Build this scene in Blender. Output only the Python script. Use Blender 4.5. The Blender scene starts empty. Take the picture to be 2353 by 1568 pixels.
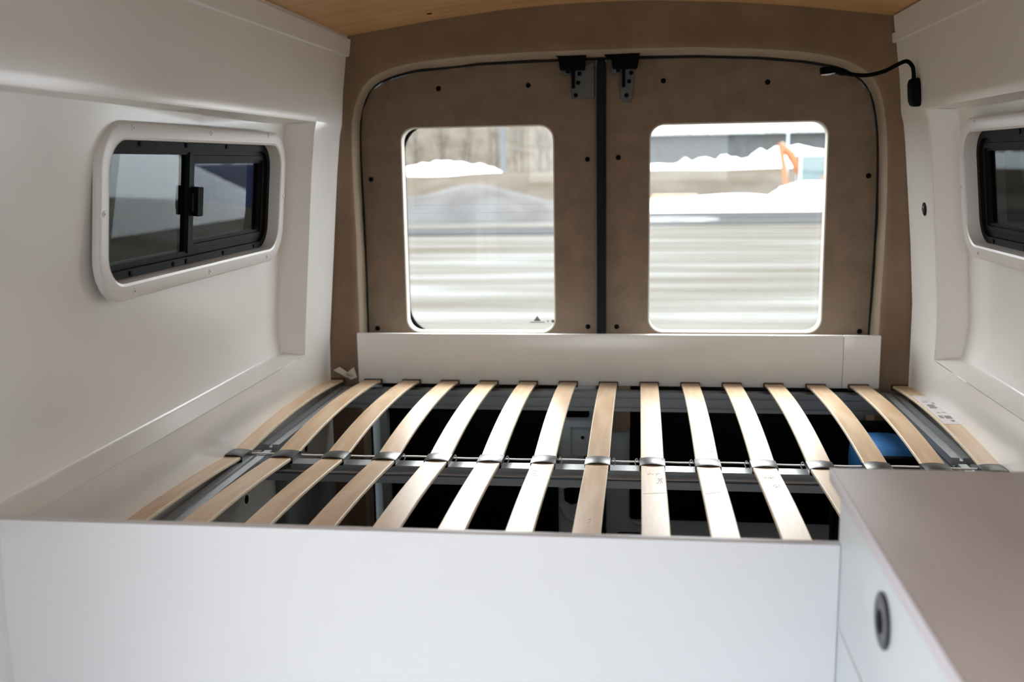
import bpy, bmesh, math, random
from mathutils import Matrix, Vector
random.seed(7)
sc = bpy.context.scene
COL = sc.collection
# ------------------------------------------------------------------ camera
cam_d = bpy.data.cameras.new('camera'); cam = bpy.data.objects.new('camera', cam_d); COL.objects.link(cam)
cx, cy, F = 1176.5, 784.0, 2300.0
Yv = Vector((1470-cx, 368-cy, F)).normalized()          # world +y seen in the camera frame (x right, y down, z ahead)
hd = Vector((1, -.0167, 0)); Xv = (hd - Yv*hd.dot(Yv)).normalized(); Zv = Xv.cross(Yv)
R = Matrix((Xv, Yv, Zv))
right, down, fwd = R.col[0], R.col[1], R.col[2]
CAMZ = 1.53
m = Matrix((( right.x, -down.x, -fwd.x, 0), (right.y, -down.y, -fwd.y, 0), (right.z, -down.z, -fwd.z, CAMZ), (0, 0, 0, 1)))
cam.matrix_world = m
cam_d.sensor_width = 36; cam_d.lens = F*36/2353; cam_d.clip_start = .05; cam_d.clip_end = 900
cam_d.dof.use_dof = True; cam_d.dof.focus_distance = 2.3; cam_d.dof.aperture_fstop = 3.2
sc.camera = cam
# ------------------------------------------------------------------ light and exposure
w = bpy.data.worlds.new('sky'); sc.world = w; w.use_nodes = True
nt = w.node_tree; nt.nodes.clear()
out = nt.nodes.new('ShaderNodeOutputWorld'); bg = nt.nodes.new('ShaderNodeBackground')
bg.inputs['Color'].default_value = (.90, .955, 1, 1); bg.inputs['Strength'].default_value = 3.0
nt.links.new(bg.outputs[0], out.inputs[0])
vs = sc.view_settings; sc.display_settings.display_device = 'sRGB'
vs.view_transform = 'Standard'; vs.look = 'None'; vs.gamma = 1; vs.use_curve_mapping = False; vs.exposure = 1.3
sc.cycles.max_bounces = 10; sc.cycles.diffuse_bounces = 7; sc.cycles.transparent_max_bounces = 12
sc.cycles.caustics_reflective = False; sc.cycles.caustics_refractive = False
sl_ = bpy.data.lights.new('rear_sky_fill', 'SUN'); sl_.energy = 4.6; sl_.angle = math.radians(50); sl_.color = (1, .985, .95)   # wide soft lamp added as extra sky glow through the rear windows
so = bpy.data.objects.new('rear_sky_fill', sl_); COL.objects.link(so)
FILL_EL, FILL_AZ = math.radians(42), math.radians(6)
_d = Vector((math.sin(FILL_AZ)*math.cos(FILL_EL), -math.cos(FILL_AZ)*math.cos(FILL_EL), -math.sin(FILL_EL))); so.rotation_euler = _d.to_track_quat('-Z', 'Y').to_euler()
def portal(name, loc, rot, sx, sy):                       # guides sky light through a real opening, gives none itself
    l = bpy.data.lights.new(name, 'AREA'); l.shape = 'RECTANGLE'; l.size = sx; l.size_y = sy; l.cycles.is_portal = True
    o = bpy.data.objects.new(name, l); o.location = loc; o.rotation_euler = rot; COL.objects.link(o)
H = math.pi/2
portal('daylight_portal', (-1.14, .22, .95), (0, -H, 0), 1.85, 1.06)
portal('daylight_portal', (-.52, 3.34, 1.31), (-H, 0, 0), .54, .72)
portal('daylight_portal', (.30, 3.34, 1.31), (-H, 0, 0), .58, .72)
portal('daylight_portal', (-.1, -1.72, 1.45), (H, 0, 0), 1.6, .75)

# ------------------------------------------------------------------ helpers
def link(o): COL.objects.link(o); return o
def tag(o, label=None, cat=None, group=None, kind=None):
    if label: o['label'] = label
    if cat: o['category'] = cat
    if group: o['group'] = group
    if kind: o['kind'] = kind
    return o
def empty(name, loc=(0, 0, 0), label=None, cat=None, group=None, kind=None):
    o = bpy.data.objects.new(name, None); o.empty_display_size = .05; o.location = loc
    link(o); return tag(o, label, cat, group, kind)
def finish(name, bm, mat, parent=None, smooth=False, angle=35):
    bmesh.ops.recalc_face_normals(bm, faces=bm.faces[:])
    me = bpy.data.meshes.new(name); bm.to_mesh(me); bm.free()
    mats = mat if isinstance(mat, (list, tuple)) else [mat]
    for q in mats: me.materials.append(q)
    if smooth:
        for p in me.polygons: p.use_smooth = True
        try: me.set_sharp_from_angle(angle=math.radians(angle))
        except Exception: pass
    o = bpy.data.objects.new(name, me); link(o)
    if parent is not None:
        o.parent = parent
        pw = Vector(parent.location); q = parent.parent
        while q is not None: pw += Vector(q.location); q = q.parent
        o.location = -pw
        me_off = o.location.copy(); me.transform(Matrix.Translation(me_off)); o.location = (0, 0, 0)
    return o
def box(bm, x0, x1, y0, y1, z0, z1, bev=0, seg=2, mi=0):
    r = bmesh.ops.create_cube(bm, size=1)
    vsx = r['verts']
    for v in vsx: v.co = Vector(((x0+x1)/2+v.co.x*(x1-x0), (y0+y1)/2+v.co.y*(y1-y0), (z0+z1)/2+v.co.z*(z1-z0)))
    fs = {f for v in vsx for f in v.link_faces}
    for f in fs: f.material_index = mi
    if bev > 0:
        es = list({e for v in vsx for e in v.link_edges})
        g = bmesh.ops.bevel(bm, geom=es, offset=bev, segments=seg, affect='EDGES', profile=.5)
        for f in g['faces']: f.material_index = mi
def B(name, x0, x1, y0, y1, z0, z1, mat, parent=None, bev=.0015, smooth=True):
    bm = bmesh.new(); box(bm, x0, x1, y0, y1, z0, z1, bev); return finish(name, bm, mat, parent, smooth)
def loft(bm, loops, closed=True, cap0=False, cap1=False, mi=0):
    vl = [[bm.verts.new(p) for p in L] for L in loops]; n = len(vl[0])
    for a, b in zip(vl[:-1], vl[1:]):
        for i in range(n if closed else n-1):
            j = (i+1) % n
            try: bm.faces.new((a[i], a[j], b[j], b[i])).material_index = mi
            except ValueError: pass
    if cap0: bm.faces.new(vl[0]).material_index = mi
    if cap1: bm.faces.new(vl[-1][::-1]).material_index = mi
    return vl
def rrect(hw, hh, r, n=6, cu=0, cv=0):
    P = []
    for (sx, sy, a0) in ((1, 1, 0), (-1, 1, 90), (-1, -1, 180), (1, -1, 270)):
        for k in range(n+1):
            a = math.radians(a0+90*k/n); P.append((cu+sx*(hw-r)+r*math.cos(a), cv+sy*(hh-r)+r*math.sin(a)))
    return P
def prism(bm, pts, f, d0, d1, mi=0):                      # closed outline pts -> f(u, v, depth)
    loft(bm, [[f(u, v, d0) for u, v in pts], [f(u, v, d1) for u, v in pts]], True, True, True, mi)
def ring(bm, outer, inner, f, d0, d1, mi=0):              # a frame with depth: two matching outlines
    L = [[f(u, v, d0) for u, v in outer], [f(u, v, d1) for u, v in outer], [f(u, v, d1) for u, v in inner], [f(u, v, d0) for u, v in inner]]
    L.append(L[0]); vl = loft(bm, L, True, mi=mi); bmesh.ops.remove_doubles(bm, verts=bm.verts[:], dist=1e-6)
def tube(bm, pts, r, n=8, cap=True, mi=0):
    pts = [Vector(p) for p in pts]; loops = []; up = Vector((0, 0, 1))
    rr = r if isinstance(r, (list, tuple)) else [r]*len(pts)
    prev = None
    for i, p in enumerate(pts):
        t = (pts[min(i+1, len(pts)-1)]-pts[max(i-1, 0)]).normalized()
        a = (up if abs(t.z) < .9 else Vector((1, 0, 0))) if prev is None else prev
        b = t.cross(a).normalized(); a = b.cross(t).normalized(); prev = a
        loops.append([p+(a*math.cos(2*math.pi*k/n)+b*math.sin(2*math.pi*k/n))*rr[i] for k in range(n)])
    loft(bm, loops, True, cap, cap, mi)
def disc(bm, c, nrm, r, h, n=14, mi=0, bev=.25):
    nrm = Vector(nrm).normalized(); a = nrm.orthogonal().normalized(); b = nrm.cross(a); c = Vector(c)
    L = []
    for (q, d) in ((1, 0), (1, h*(1-bev)), (1-bev*.6, h)):
        L.append([c+nrm*d+(a*math.cos(2*math.pi*k/n)+b*math.sin(2*math.pi*k/n))*r*q for k in range(n)])
    loft(bm, L, True, True, True, mi)
def smoothline(P, k=6):                                   # Catmull-Rom through points
    P = [Vector(p) for p in P]; Q = [P[0]*2-P[1]]+P+[P[-1]*2-P[-2]]; out_ = []
    for i in range(1, len(Q)-2):
        for j in range(k):
            t = j/k
            out_.append(.5*((2*Q[i])+(Q[i+1]-Q[i-1])*t+(2*Q[i-1]-5*Q[i]+4*Q[i+1]-Q[i+2])*t*t+(-Q[i-1]+3*Q[i]-3*Q[i+1]+Q[i+2])*t**3))
    out_.append(P[-1]); return out_
def interp(T, x):
    if x <= T[0][0]: return T[0][1]
    for (a, b), (c, d) in zip(T[:-1], T[1:]):
        if x <= c: return b+(d-b)*(x-a)/(c-a)
    return T[-1][1]

# ------------------------------------------------------------------ materials
def mat(name, col, rough=.5, metal=0., spec=.5, var=0., vscale=4., bump=0., bscale=80., stretch=(1, 1, 1), col2=None, rvar=0, objrand=0):
    M = bpy.data.materials.new(name); M.use_nodes = True; t = M.node_tree; b = t.nodes['Principled BSDF']
    b.inputs['Base Color'].default_value = (*col, 1); b.inputs['Roughness'].default_value = rough
    b.inputs['Metallic'].default_value = metal; b.inputs['Specular IOR Level'].default_value = spec
    tc = t.nodes.new('ShaderNodeTexCoord'); mp = t.nodes.new('ShaderNodeMapping'); mp.inputs['Scale'].default_value = stretch
    t.links.new(tc.outputs['Object'], mp.inputs['Vector'])
    if var > 0 or col2:
        n = t.nodes.new('ShaderNodeTexNoise'); n.inputs['Scale'].default_value = vscale; n.inputs['Detail'].default_value = 6
        t.links.new(mp.outputs[0], n.inputs['Vector'])
        r = t.nodes.new('ShaderNodeValToRGB'); c2 = col2 or tuple(min(1, c*(1+var)) for c in col); c1 = col if col2 else tuple(c*(1-var) for c in col)
        r.color_ramp.elements[0].position = .35; r.color_ramp.elements[1].position = .65
        r.color_ramp.elements[0].color = (*c1, 1); r.color_ramp.elements[1].color = (*c2, 1)
        t.links.new(n.outputs[0], r.inputs[0]); src = r.outputs[0]
        if objrand:
            oi = t.nodes.new('ShaderNodeObjectInfo'); hs = t.nodes.new('ShaderNodeHueSaturation'); mr = t.nodes.new('ShaderNodeMapRange')
            mr.inputs['To Min'].default_value = 1-objrand; mr.inputs['To Max'].default_value = 1+objrand
            t.links.new(oi.outputs['Random'], mr.inputs[0]); t.links.new(mr.outputs[0], hs.inputs['Value']); t.links.new(src, hs.inputs['Color']); src = hs.outputs[0]
        t.links.new(src, b.inputs['Base Color'])
        if rvar:
            m2 = t.nodes.new('ShaderNodeMapRange'); m2.inputs['To Min'].default_value = rough-rvar; m2.inputs['To Max'].default_value = rough+rvar
            t.links.new(n.outputs[0], m2.inputs[0]); t.links.new(m2.outputs[0], b.inputs['Roughness'])
    if bump > 0:
        n2 = t.nodes.new('ShaderNodeTexNoise'); n2.inputs['Scale'].default_value = bscale; n2.inputs['Detail'].default_value = 4
        t.links.new(mp.outputs[0], n2.inputs['Vector']); bp = t.nodes.new('ShaderNodeBump'); bp.inputs['Strength'].default_value = bump; bp.inputs['Distance'].default_value = .004
        t.links.new(n2.outputs[0], bp.inputs['Height']); t.links.new(bp.outputs[0], b.inputs['Normal'])
    return M
def glass(name, tint, ior=1.45, rough=0.0, g=.8):
    M = bpy.data.materials.new(name); M.use_nodes = True; t = M.node_tree; t.nodes.clear()
    o = t.nodes.new('ShaderNodeOutputMaterial'); mx = t.nodes.new('ShaderNodeMixShader'); tr = t.nodes.new('ShaderNodeBsdfTransparent'); gl = t.nodes.new('ShaderNodeBsdfGlossy')
    lw = t.nodes.new('ShaderNodeLayerWeight'); lw.inputs['Blend'].default_value = .5
    pw = t.nodes.new('ShaderNodeMath'); pw.operation = 'POWER'; pw.inputs[1].default_value = 5; t.links.new(lw.outputs['Facing'], pw.inputs[0])
    fr = t.nodes.new('ShaderNodeMath'); fr.operation = 'MULTIPLY_ADD'; fr.inputs[1].default_value = .96; fr.inputs[2].default_value = .04; t.links.new(pw.outputs[0], fr.inputs[0])
    tr.inputs[0].default_value = (*tint, 1); gl.inputs['Roughness'].default_value = rough; gl.inputs['Color'].default_value = (g, g, g, 1)
    t.links.new(fr.outputs[0], mx.inputs[0]); t.links.new(tr.outputs[0], mx.inputs[1]); t.links.new(gl.outputs[0], mx.inputs[2]); t.links.new(mx.outputs[0], o.inputs[0])
    return M
WHITE = mat('white_paint', (.785, .775, .75), .22, var=.02, vscale=2.5, bump=.05, bscale=60)
BOARD = mat('white_laminate', (.735, .74, .775), .42, var=.012, vscale=2, bump=.02, bscale=200)
BEZ = mat('white_plastic', (.70, .68, .67), .28, bump=.01, bscale=40)
FAB = mat('beige_felt', (.24, .178, .132), .95, spec=.1, var=.10, vscale=18, bump=.5, bscale=420)
JAMB_LIT = mat('lit_felt_jamb', (.34, .275, .21), .9, spec=.12, var=.06, vscale=8, bump=.3, bscale=200)  # surround felt in a lighter tone, the light on the rim painted in
FABRIM = mat('beige_felt_surround', (.215, .148, .100), .92, spec=.12, var=.10, vscale=6, bump=.35, bscale=160)
CEIL = mat('varnished_plywood', (.46, .25, .10), .38, col2=(.58, .35, .16), vscale=3.0, stretch=(.5, 7, 7), bump=.04, bscale=40)
SLAT = mat('birch_slat', (.63, .43, .262), .34, spec=.24, col2=(.75, .565, .385), vscale=3.0, stretch=(14, 1.6, 4), bump=.05, bscale=90, rvar=.06, objrand=.08)
SLATEDGE = mat('birch_ply_edge', (.74, .62, .45), .55, var=.12, vscale=60, stretch=(1, .4, 12))
RUBBER = mat('black_rubber', (.010, .010, .012), .36, spec=.35, bump=.08, bscale=120)
BROWNCAP = mat('dark_brown_cap', (.045, .022, .014), .45)
ALU = mat('anodised_aluminium', (.38, .41, .44), .38, metal=.5, bump=.03, bscale=200, stretch=(1, 1, 1))
STRAP = mat('white_webbing', (.72, .70, .70), .6, bump=.3, bscale=500)
BLACK = mat('black_plastic', (.004, .004, .0045), .6, spec=.04)
BLACKLINER = mat('black_liner', (.003, .003, .0035), .8, spec=.05)
SEAL = mat('rubber_seal', (.010, .011, .012), .75, spec=.2)
STEEL = mat('grey_door_steel', (.44, .49, .54), .42, var=.05)
DARKSTEEL = mat('grey_side_steel', (.17, .185, .185), .5, var=.06, vscale=5)
LATCHM = mat('zinc_plate', (.075, .075, .075), .45, metal=.5, var=.08, vscale=30)
FRAME = mat('black_window_frame', (.0085, .009, .0095), .5, spec=.05)
WTOP = mat('taupe_worktop', (.61, .545, .545), .5, col2=(.68, .62, .61), vscale=4.5, stretch=(2.2, .8, 1), bump=.02, bscale=90)
WEDGE = mat('pale_edge_band', (.68, .63, .66), .4)
FRONT = mat('pale_grey_front', (.70, .745, .77), .35)
KNOB = mat('gunmetal', (.045, .045, .047), .3, metal=.6, var=.2, vscale=60)
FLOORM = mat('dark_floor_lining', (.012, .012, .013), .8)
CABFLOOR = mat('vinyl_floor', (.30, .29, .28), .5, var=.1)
BLUE = mat('blue_fabric', (.02, .19, .55), .7, var=.1, vscale=20, bump=.2, bscale=300)
PAPER = mat('off_white_paper', (.62, .58, .5), .7, var=.06, vscale=30)
STICK = mat('white_sticker', (.74, .70, .72), .5)
INK = mat('grey_print', (.30, .28, .29), .6)
GLUE = mat('glue_stain', (.66, .47, .34), .45)
PENCIL = mat('pencil_mark', (.25, .2, .17), .6)
LED = bpy.data.materials.new('lamp_lens'); LED.use_nodes = True
_b = LED.node_tree.nodes['Principled BSDF']; _b.inputs['Base Color'].default_value = (.75, .75, .78, 1); _b.inputs['Roughness'].default_value = .2
GLASS = glass('clear_glass', (.975, .98, .975), g=.3); TINT = glass('tinted_glass', (.20, .21, .205), g=.30); 
LINE = mat('heating_wire', (.16, .14, .12), .6)

# ------------------------------------------------------------------ the setting: van shell
TL = [(0, -.982), (.86, -.982), (.98, -.978), (1.206, -.957), (1.503, -.929), (1.645, -.912), (1.651, -.907), (1.70, -.903), (1.75, -.899), (1.853, -.885), (2.05, -.858)]
TR = [(0, .802), (.86, .802), (1.1, .80), (1.277, .786), (1.564, .757), (1.645, .746), (1.651, .741), (1.70, .737), (1.75, .732), (1.82, .722), (2.05, .693)]
def XW(s, z): return interp(TL if s < 0 else TR, z)
RY, RZ0, RZ1, YF = 2.80, .979, 1.651, 3.05
Wn = dict(y=2.21, z=1.448)
def wframe(s):                                            # local frame of the side windows: u along y, v up the wall, w into the van
    x0, x1 = XW(s, 1.28), XW(s, 1.62); v = Vector((x1-x0, 0, .34)).normalized(); n = Vector((v.z, 0, -v.x)) * (-s)
    P = Vector((XW(s, Wn['z'])+s*.053, Wn['y'], Wn['z']))
    return lambda u, vv, ww: P+Vector((0, 1, 0))*u+v*vv+n*ww
def holed(bm, f, hu, hv, hole, ulo, uhi, vlo, vhi):       # sheet with a rounded hole: outer rectangle split to match the hole outline
    outer = []
    for (u, v) in hole:
        du, dv = u/hu, v/hv; q = max(abs(du), abs(dv)); du /= q; dv /= q
        outer.append((du*uhi if du > 0 else du*ulo, dv*vhi if dv > 0 else dv*vlo))
    loft(bm, [[f(u, v) for u, v in outer], [f(u, v) for u, v in hole]], True)
HOLE = rrect(.445, .137, .075, 8)
def side_wall(s):
    bm = bmesh.new()
    y0 = .75 if s < 0 else -1.7
    def P(y, z, off=0): return Vector((XW(s, z)+s*off, y, z))
    def sheet(ys, zs, off=0):
        for a, b in zip(ys[:-1], ys[1:]):
            for c, d in zip(zs[:-1], zs[1:]):
                bm.faces.new([bm.verts.new(P(*q, off)) for q in ((a, c), (b, c), (b, d), (a, d))])
    zl = [.62, .86, RZ0]; zm = [RZ0, 1.01, 1.035, 1.065, 1.10, 1.206, 1.277, 1.31, 1.38, 1.45, 1.503, 1.564, 1.585, 1.62, RZ1]; zh = [RZ1, 1.675, 1.7, 1.725, 1.75, 1.78, 1.82, 1.853, 1.95, 2.02]
    RS = 1.16
    sheet([y0, RS, RY, YF], zl); sheet([y0, RS, RY, YF], zh); sheet([y0, RS], zm); sheet([RY, YF], zm)
    if s < 0:                                             # above and beyond the open side door
        sheet([-.30, y0], [1.86, 2.02]); sheet([-1.7, -.30], [0, .86, 1.2, 1.5, 1.853, 2.02])
        sheet([y0, 1.36], [0, .3, .62])
    # recess: deep panel, sloping ledge below, reveals at the top and the ends
    D = .06
    def dep(y, z):
        tz = max(0, min(1, (z-1.25)/.4)); ty = max(0, min(1, (2.3-y)/1.1)); return (D+.012*max(0, 1-((1.10-z)/.108 if z < 1.10 else 0)**2))*(1-.7*tz*ty)
    yl = [RS, 1.4, 1.72, 1.765, 2.2, 2.655, 2.70, RY-.03]; zi = [.992]+zm[1:-1]+[RZ1-.004]
    for a, b in zip(yl[:-1], yl[1:]):
        for c, d in zip(zi[:-1], zi[1:]):
            if a >= 1.76 and b <= 2.66 and c >= 1.30 and d <= 1.59: continue
            bm.faces.new([bm.verts.new(P(y, z, dep(y, z))) for y, z in ((a, c), (b, c), (b, d), (a, d))])
    for a, b in zip(yl[:-1], yl[1:]):                     # ledge and top reveal
        bm.faces.new([bm.verts.new(q) for q in (P(a, RZ0), P(b, RZ0), P(b, .992, D), P(a, .992, D))])
        bm.faces.new([bm.verts.new(q) for q in (P(a, RZ1), P(b, RZ1), P(b, RZ1-.004, dep(b, RZ1)), P(a, RZ1-.004, dep(a, RZ1)))])
    e = [(RY, RZ0)]+[(RY, z) for z in zm[1:-1]]+[(RY, RZ1)]
    zz = [RZ0]+zm[1:-1]+[RZ1]; z2 = [.992]+zm[1:-1]+[RZ1-.004]
    for i in range(len(zz)-1):
        bm.faces.new([bm.verts.new(q) for q in (P(RY, zz[i]), P(RY, zz[i+1]), P(RY-.03, z2[i+1], dep(RY-.03, z2[i+1])), P(RY-.03, z2[i], dep(RY-.03, z2[i])))])
        bm.faces.new([bm.verts.new(q) for q in (P(RS, zz[i]), P(RS, zz[i+1]), P(RS, z2[i+1], dep(RS, z2[i+1])), P(RS, z2[i], dep(RS, z2[i])))])
    for a, b in ((RY-.03, RY),):
        bm.faces.new([bm.verts.new(q) for q in (P(a, RZ0), P(b, RZ0), P(b, RZ0), P(a, .992, D))][:2]+[bm.verts.new(P(a, .992, D))])
        bm.faces.new([bm.verts.new(q) for q in (P(a, RZ1), P(b, RZ1), P(a, RZ1-.004, D))])
    bmesh.ops.remove_doubles(bm, verts=bm.verts[:], dist=1e-4)
    o = finish('wall_left' if s < 0 else 'wall_right', bm, WHITE, None, True, 28)
    tag(o, 'white painted left side wall of the van with a recessed window bay' if s < 0 else 'white painted right side wall of the van, lamp mounted on it', 'wall', kind='structure')
    md = o.modifiers.new('bevel', 'BEVEL'); md.width = .004; md.segments = 2; md.limit_method = 'ANGLE'; md.angle_limit = math.radians(40)
    # outer skin with the window hole
    bm = bmesh.new(); f = wframe(s); g = lambda u, v: f(u, v, -.060)
    holed(bm, g, .445, .137, HOLE, .72, .80, .50, .50)
    x = lambda z, o_: XW(s, z)+s*o_
    def q(y0_, y1_, z0_, z1_): bm.faces.new([bm.verts.new(Vector((x(z_, .15), y_, z_))) for y_, z_ in ((y0_, z0_), (y1_, z0_), (y1_, z1_), (y0_, z1_))])
    q(y0, 1.49, -.2, .95); q(y0, 1.50, .94, 2.1); q(3.0, 3.36, -.2, 2.1); q(1.48, 3.0, -.2, .95); q(1.48, 3.0, 1.93, 2.1)
    if s < 0: q(-.30, y0, 1.86, 2.1); q(-1.9, -.30, -.2, 2.1)
    sk = finish('body_skin', bm, DARKSTEEL, o); sk.modifiers.new('s', 'SOLIDIFY').thickness = .01
    # steel below the lining, seen through the slats
    bm = bmesh.new()
    box(bm, *sorted((XW(s, .3)+s*.002, XW(s, .3)+s*.03)), 1.385, 3.05, 0, .80)
    st = finish('lower_side_panel', bm, DARKSTEEL, o); 
    for (yy, zz_) in ((2.318, .701), (2.78, .70)):
        bm = bmesh.new(); disc(bm, (XW(s, .3), yy, zz_), (-s, 0, 0), .011, .002, mi=0); finish('hole_grommet', bm, BLACK, o)
    bm = bmesh.new(); box(bm, *sorted((XW(s, .3)-s*.03, XW(s, .3)+s*.01)), 2.52, 2.62, 0, .74, .008); finish('side_post', bm, DARKSTEEL, o)
    return o
wl = side_wall(-1); wr = side_wall(1)
# body edge jamb at the side door opening
bm = bmesh.new(); box(bm, -1.13, -.98, .73, .76, 0, 1.88, .004); box(bm, -1.13, -.98, -.33, -.30, 0, 1.88, .004); box(bm, -1.13, -.9, -.33, .76, 1.86, 1.89, .004)
finish('door_jamb', bm, WHITE, wl)
# ceiling
CA = [(-.93, 1.905), (-.879, 1.914), (-.607, 1.952), (-.397, 1.974), (-.23, 1.984), (-.08, 1.987), (.035, 1.985), (.282, 1.971), (.464, 1.953), (.703, 1.921), (.78, 1.91)]
bm = bmesh.new()
cp = [(x, interp(CA, x)) for x in [(-.93+i*1.71/30) for i in range(31)]]
out_ = cp+[(x, z+.012) for x, z in cp[::-1]]
loft(bm, [[(x, y, z) for x, z in out_] for y in (-1.7, .5, 1.8, 3.056)], True, True, True)
ce = finish('ceiling', bm, CEIL, None, True, 40); tag(ce, 'arched varnished wood ceiling panel of the van', 'ceiling', kind='structure')
for (x, y) in ((-.60, 2.93), (.3, 2.93), (-.60, 2.0), (.3, 2.0)):
    bm = bmesh.new(); disc(bm, (x, y, interp(CA, x)+.001), (0, 0, -1), .008, .003); finish('screw', bm, BLACK, ce)
B('roof_skin', -1.2, 1.0, -1.9, 3.36, 2.06, 2.08, DARKSTEEL, ce, .004)
# floor
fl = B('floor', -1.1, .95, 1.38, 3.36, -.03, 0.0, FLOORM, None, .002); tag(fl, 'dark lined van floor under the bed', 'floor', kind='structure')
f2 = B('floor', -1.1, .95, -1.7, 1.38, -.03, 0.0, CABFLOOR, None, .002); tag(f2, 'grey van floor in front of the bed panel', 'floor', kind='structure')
# front wall of the cab with its opening
bm = bmesh.new(); box(bm, -1.1, .95, -1.72, -1.69, 0, 1.08); box(bm, -1.1, .95, -1.72, -1.69, 1.82, 2.06); box(bm, -1.1, -.90, -1.72, -1.69, 1.08, 1.82); box(bm, .70, .95, -1.72, -1.69, 1.08, 1.82)
tag(finish('wall_front', bm, WHITE), 'cab bulkhead behind the viewpoint with a windscreen opening', 'wall', kind='structure')
# trims under the ceiling
tr = bmesh.new(); 
def strip(bm, s, z0, z1, y0, y1, t):
    a = [(XW(s, z0)-s*.001, z0), (XW(s, z0)-s*t, z0+.003), (XW(s, z1)-s*t, z1), (XW(s, z1)+s*.02, z1)]
    loft(bm, [[(x, y, z) for x, z in a] for y in (y0, y1)], True, True, True)
strip(tr, -1, 1.853, 1.904, -.4, 3.062, .007)
tag(finish('trim_1', tr, WHITE, None), 'white strip along the top of the left wall under the ceiling', 'trim', kind='structure')
tr = bmesh.new(); strip(tr, 1, 1.846, 1.872, -1.6, 3.075, .006); strip(tr, 1, 1.871, 1.916, -1.6, 3.03, .007)
tag(finish('trim_2', tr, WHITE, None), 'white strip along the top of the right wall with a stepped end', 'trim', kind='structure')
bm = bmesh.new()
a = [(2.36, 1.865), (1.9, 1.81), (.2, 1.74), (.2, 1.915), (2.0, 1.915)]
prism(bm, a, lambda u, v, d: Vector((XW(1, v)-d, u, v)), .004, .018)
o = finish('trim_3', bm, WHITE, None); tag(o, 'white tapering cover panel high on the right wall near the viewer', 'trim', kind='structure')
md = o.modifiers.new('b', 'BEVEL'); md.width = .006; md.segments = 3

# side windows: bezel, black frame, sliding sash, panes
def side_window(s, idx):
    f = wframe(s)
    root = empty('window_%d' % idx, f(0, 0, 0), ('dark sliding window in a white bezel on the left wall' if s < 0 else 'dark window in a white bezel on the right wall, cut by the photo edge'), 'window', kind='structure')
    bm = bmesh.new()
    OU, OV, IU, IV = .487, .172, .449, .137
    T = .014
    L = [[f(u, v, .000) for u, v in rrect(OU, OV, .095, 10)], [f(u, v, T-.006) for u, v in rrect(OU, OV, .095, 10)], [f(u, v, T-.0015) for u, v in rrect(OU-.003, OV-.003, .092, 10)], [f(u, v, T) for u, v in rrect(OU-.009, OV-.009, .086, 10)],
         [f(u, v, T) for u, v in rrect(IU+.006, IV+.006, .068, 10)], [f(u, v, T-.002) for u, v in rrect(IU+.001, IV+.001, .063, 10)], [f(u, v, T-.007) for u, v in rrect(IU, IV, .062, 10)], [f(u, v, -.060) for u, v in rrect(IU, IV, .062, 10)]]
    loft(bm, L, True)
    bz = finish('bezel', bm, BEZ, root, True, 18)
    for k, (y, z) in enumerate(((1.841, 1.609), (2.199, 1.608), (2.557, 1.612), (1.738, 1.45), (1.856, 1.292), (2.211, 1.292), (2.576, 1.292), (2.683, 1.45))):
        bm = bmesh.new(); u, v = y-Wn['y'], z-Wn['z']; c = f(u, v, T-.0005); n = f(0, 0, 1)-f(0, 0, 0)
        disc(bm, c, n, .0058, .0022, 12); disc(bm, c+n*.002, n, .0026, .0004, 6, mi=1)
        finish('screw', bm, [BEZ, KNOB], bz, False)
    # black frame at the back of the bezel
    D0 = -.018
    bm = bmesh.new()
    ring(bm, rrect(IU-.0005, IV-.0005, .062, 10), rrect(IU-.017, IV-.017, .045, 10), f, D0-.034, D0)
    ring(bm, rrect(IU-.015, IV-.015, .047, 10), rrect(IU-.029, IV-.029, .030, 10), f, D0-.034, D0-.008)
    fr = finish('window_frame', bm, FRAME, root, True, 40)
    for (y, v) in ((1.93, .129), (2.14, .129), (2.36, .129), (1.90, -.129), (2.09, -.129), (2.155, -.129), (2.36, -.129), (2.56, -.129)):
        bm = bmesh.new(); disc(bm, f(y-2.21, v, D0-.0005), f(0, 0, 1)-f(0, 0, 0), .0055, .003, 10); finish('screw', bm, BLACK, fr)
    um = -.02                                              # where the two halves meet
    bm = bmesh.new(); prism(bm, rrect(.010, IV-.024, .003, 2, um-.010, 0), f, D0-.03, D0-.004); finish('mullion', bm, FRAME, root)
    bm = bmesh.new(); cu = (um+IU-.03)/2
    ring(bm, rrect((IU-.03-um)/2, IV-.030, .008, 3, cu), rrect((IU-.03-um)/2-.009, IV-.042, .008, 3, cu), f, D0-.030, D0-.006)
    ring(bm, rrect((IU-.03-um)/2-.007, IV-.040, .008, 3, cu), rrect((IU-.03-um)/2-.015, IV-.049, .008, 3, cu), f, D0-.030, D0-.011)
    sa = finish('sliding_sash', bm, FRAME, root)
    bm = bmesh.new(); prism(bm, rrect((IU-.03-um)/2-.012, IV-.046, .008, 3, cu), f, D0-.022, D0-.018); finish('pane', bm, TINT, sa)
    bm = bmesh.new(); prism(bm, rrect((IU-.028+um)/2+.005, IV-.027, .012, 3, (um-IU+.028)/2), f, D0-.018, D0-.014); finish('pane', bm, TINT, root)
    bm = bmesh.new(); prism(bm, rrect(.014, .033, .004, 3, um+.006, .004), f, D0-.006, D0+.012); prism(bm, rrect(.020, .020, .004, 3, um-.004, .004), f, D0-.006, D0+.006)
    finish('latch', bm, BLACK, root, True)
    return root
side_window(-1, 1); side_window(1, 2)

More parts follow.
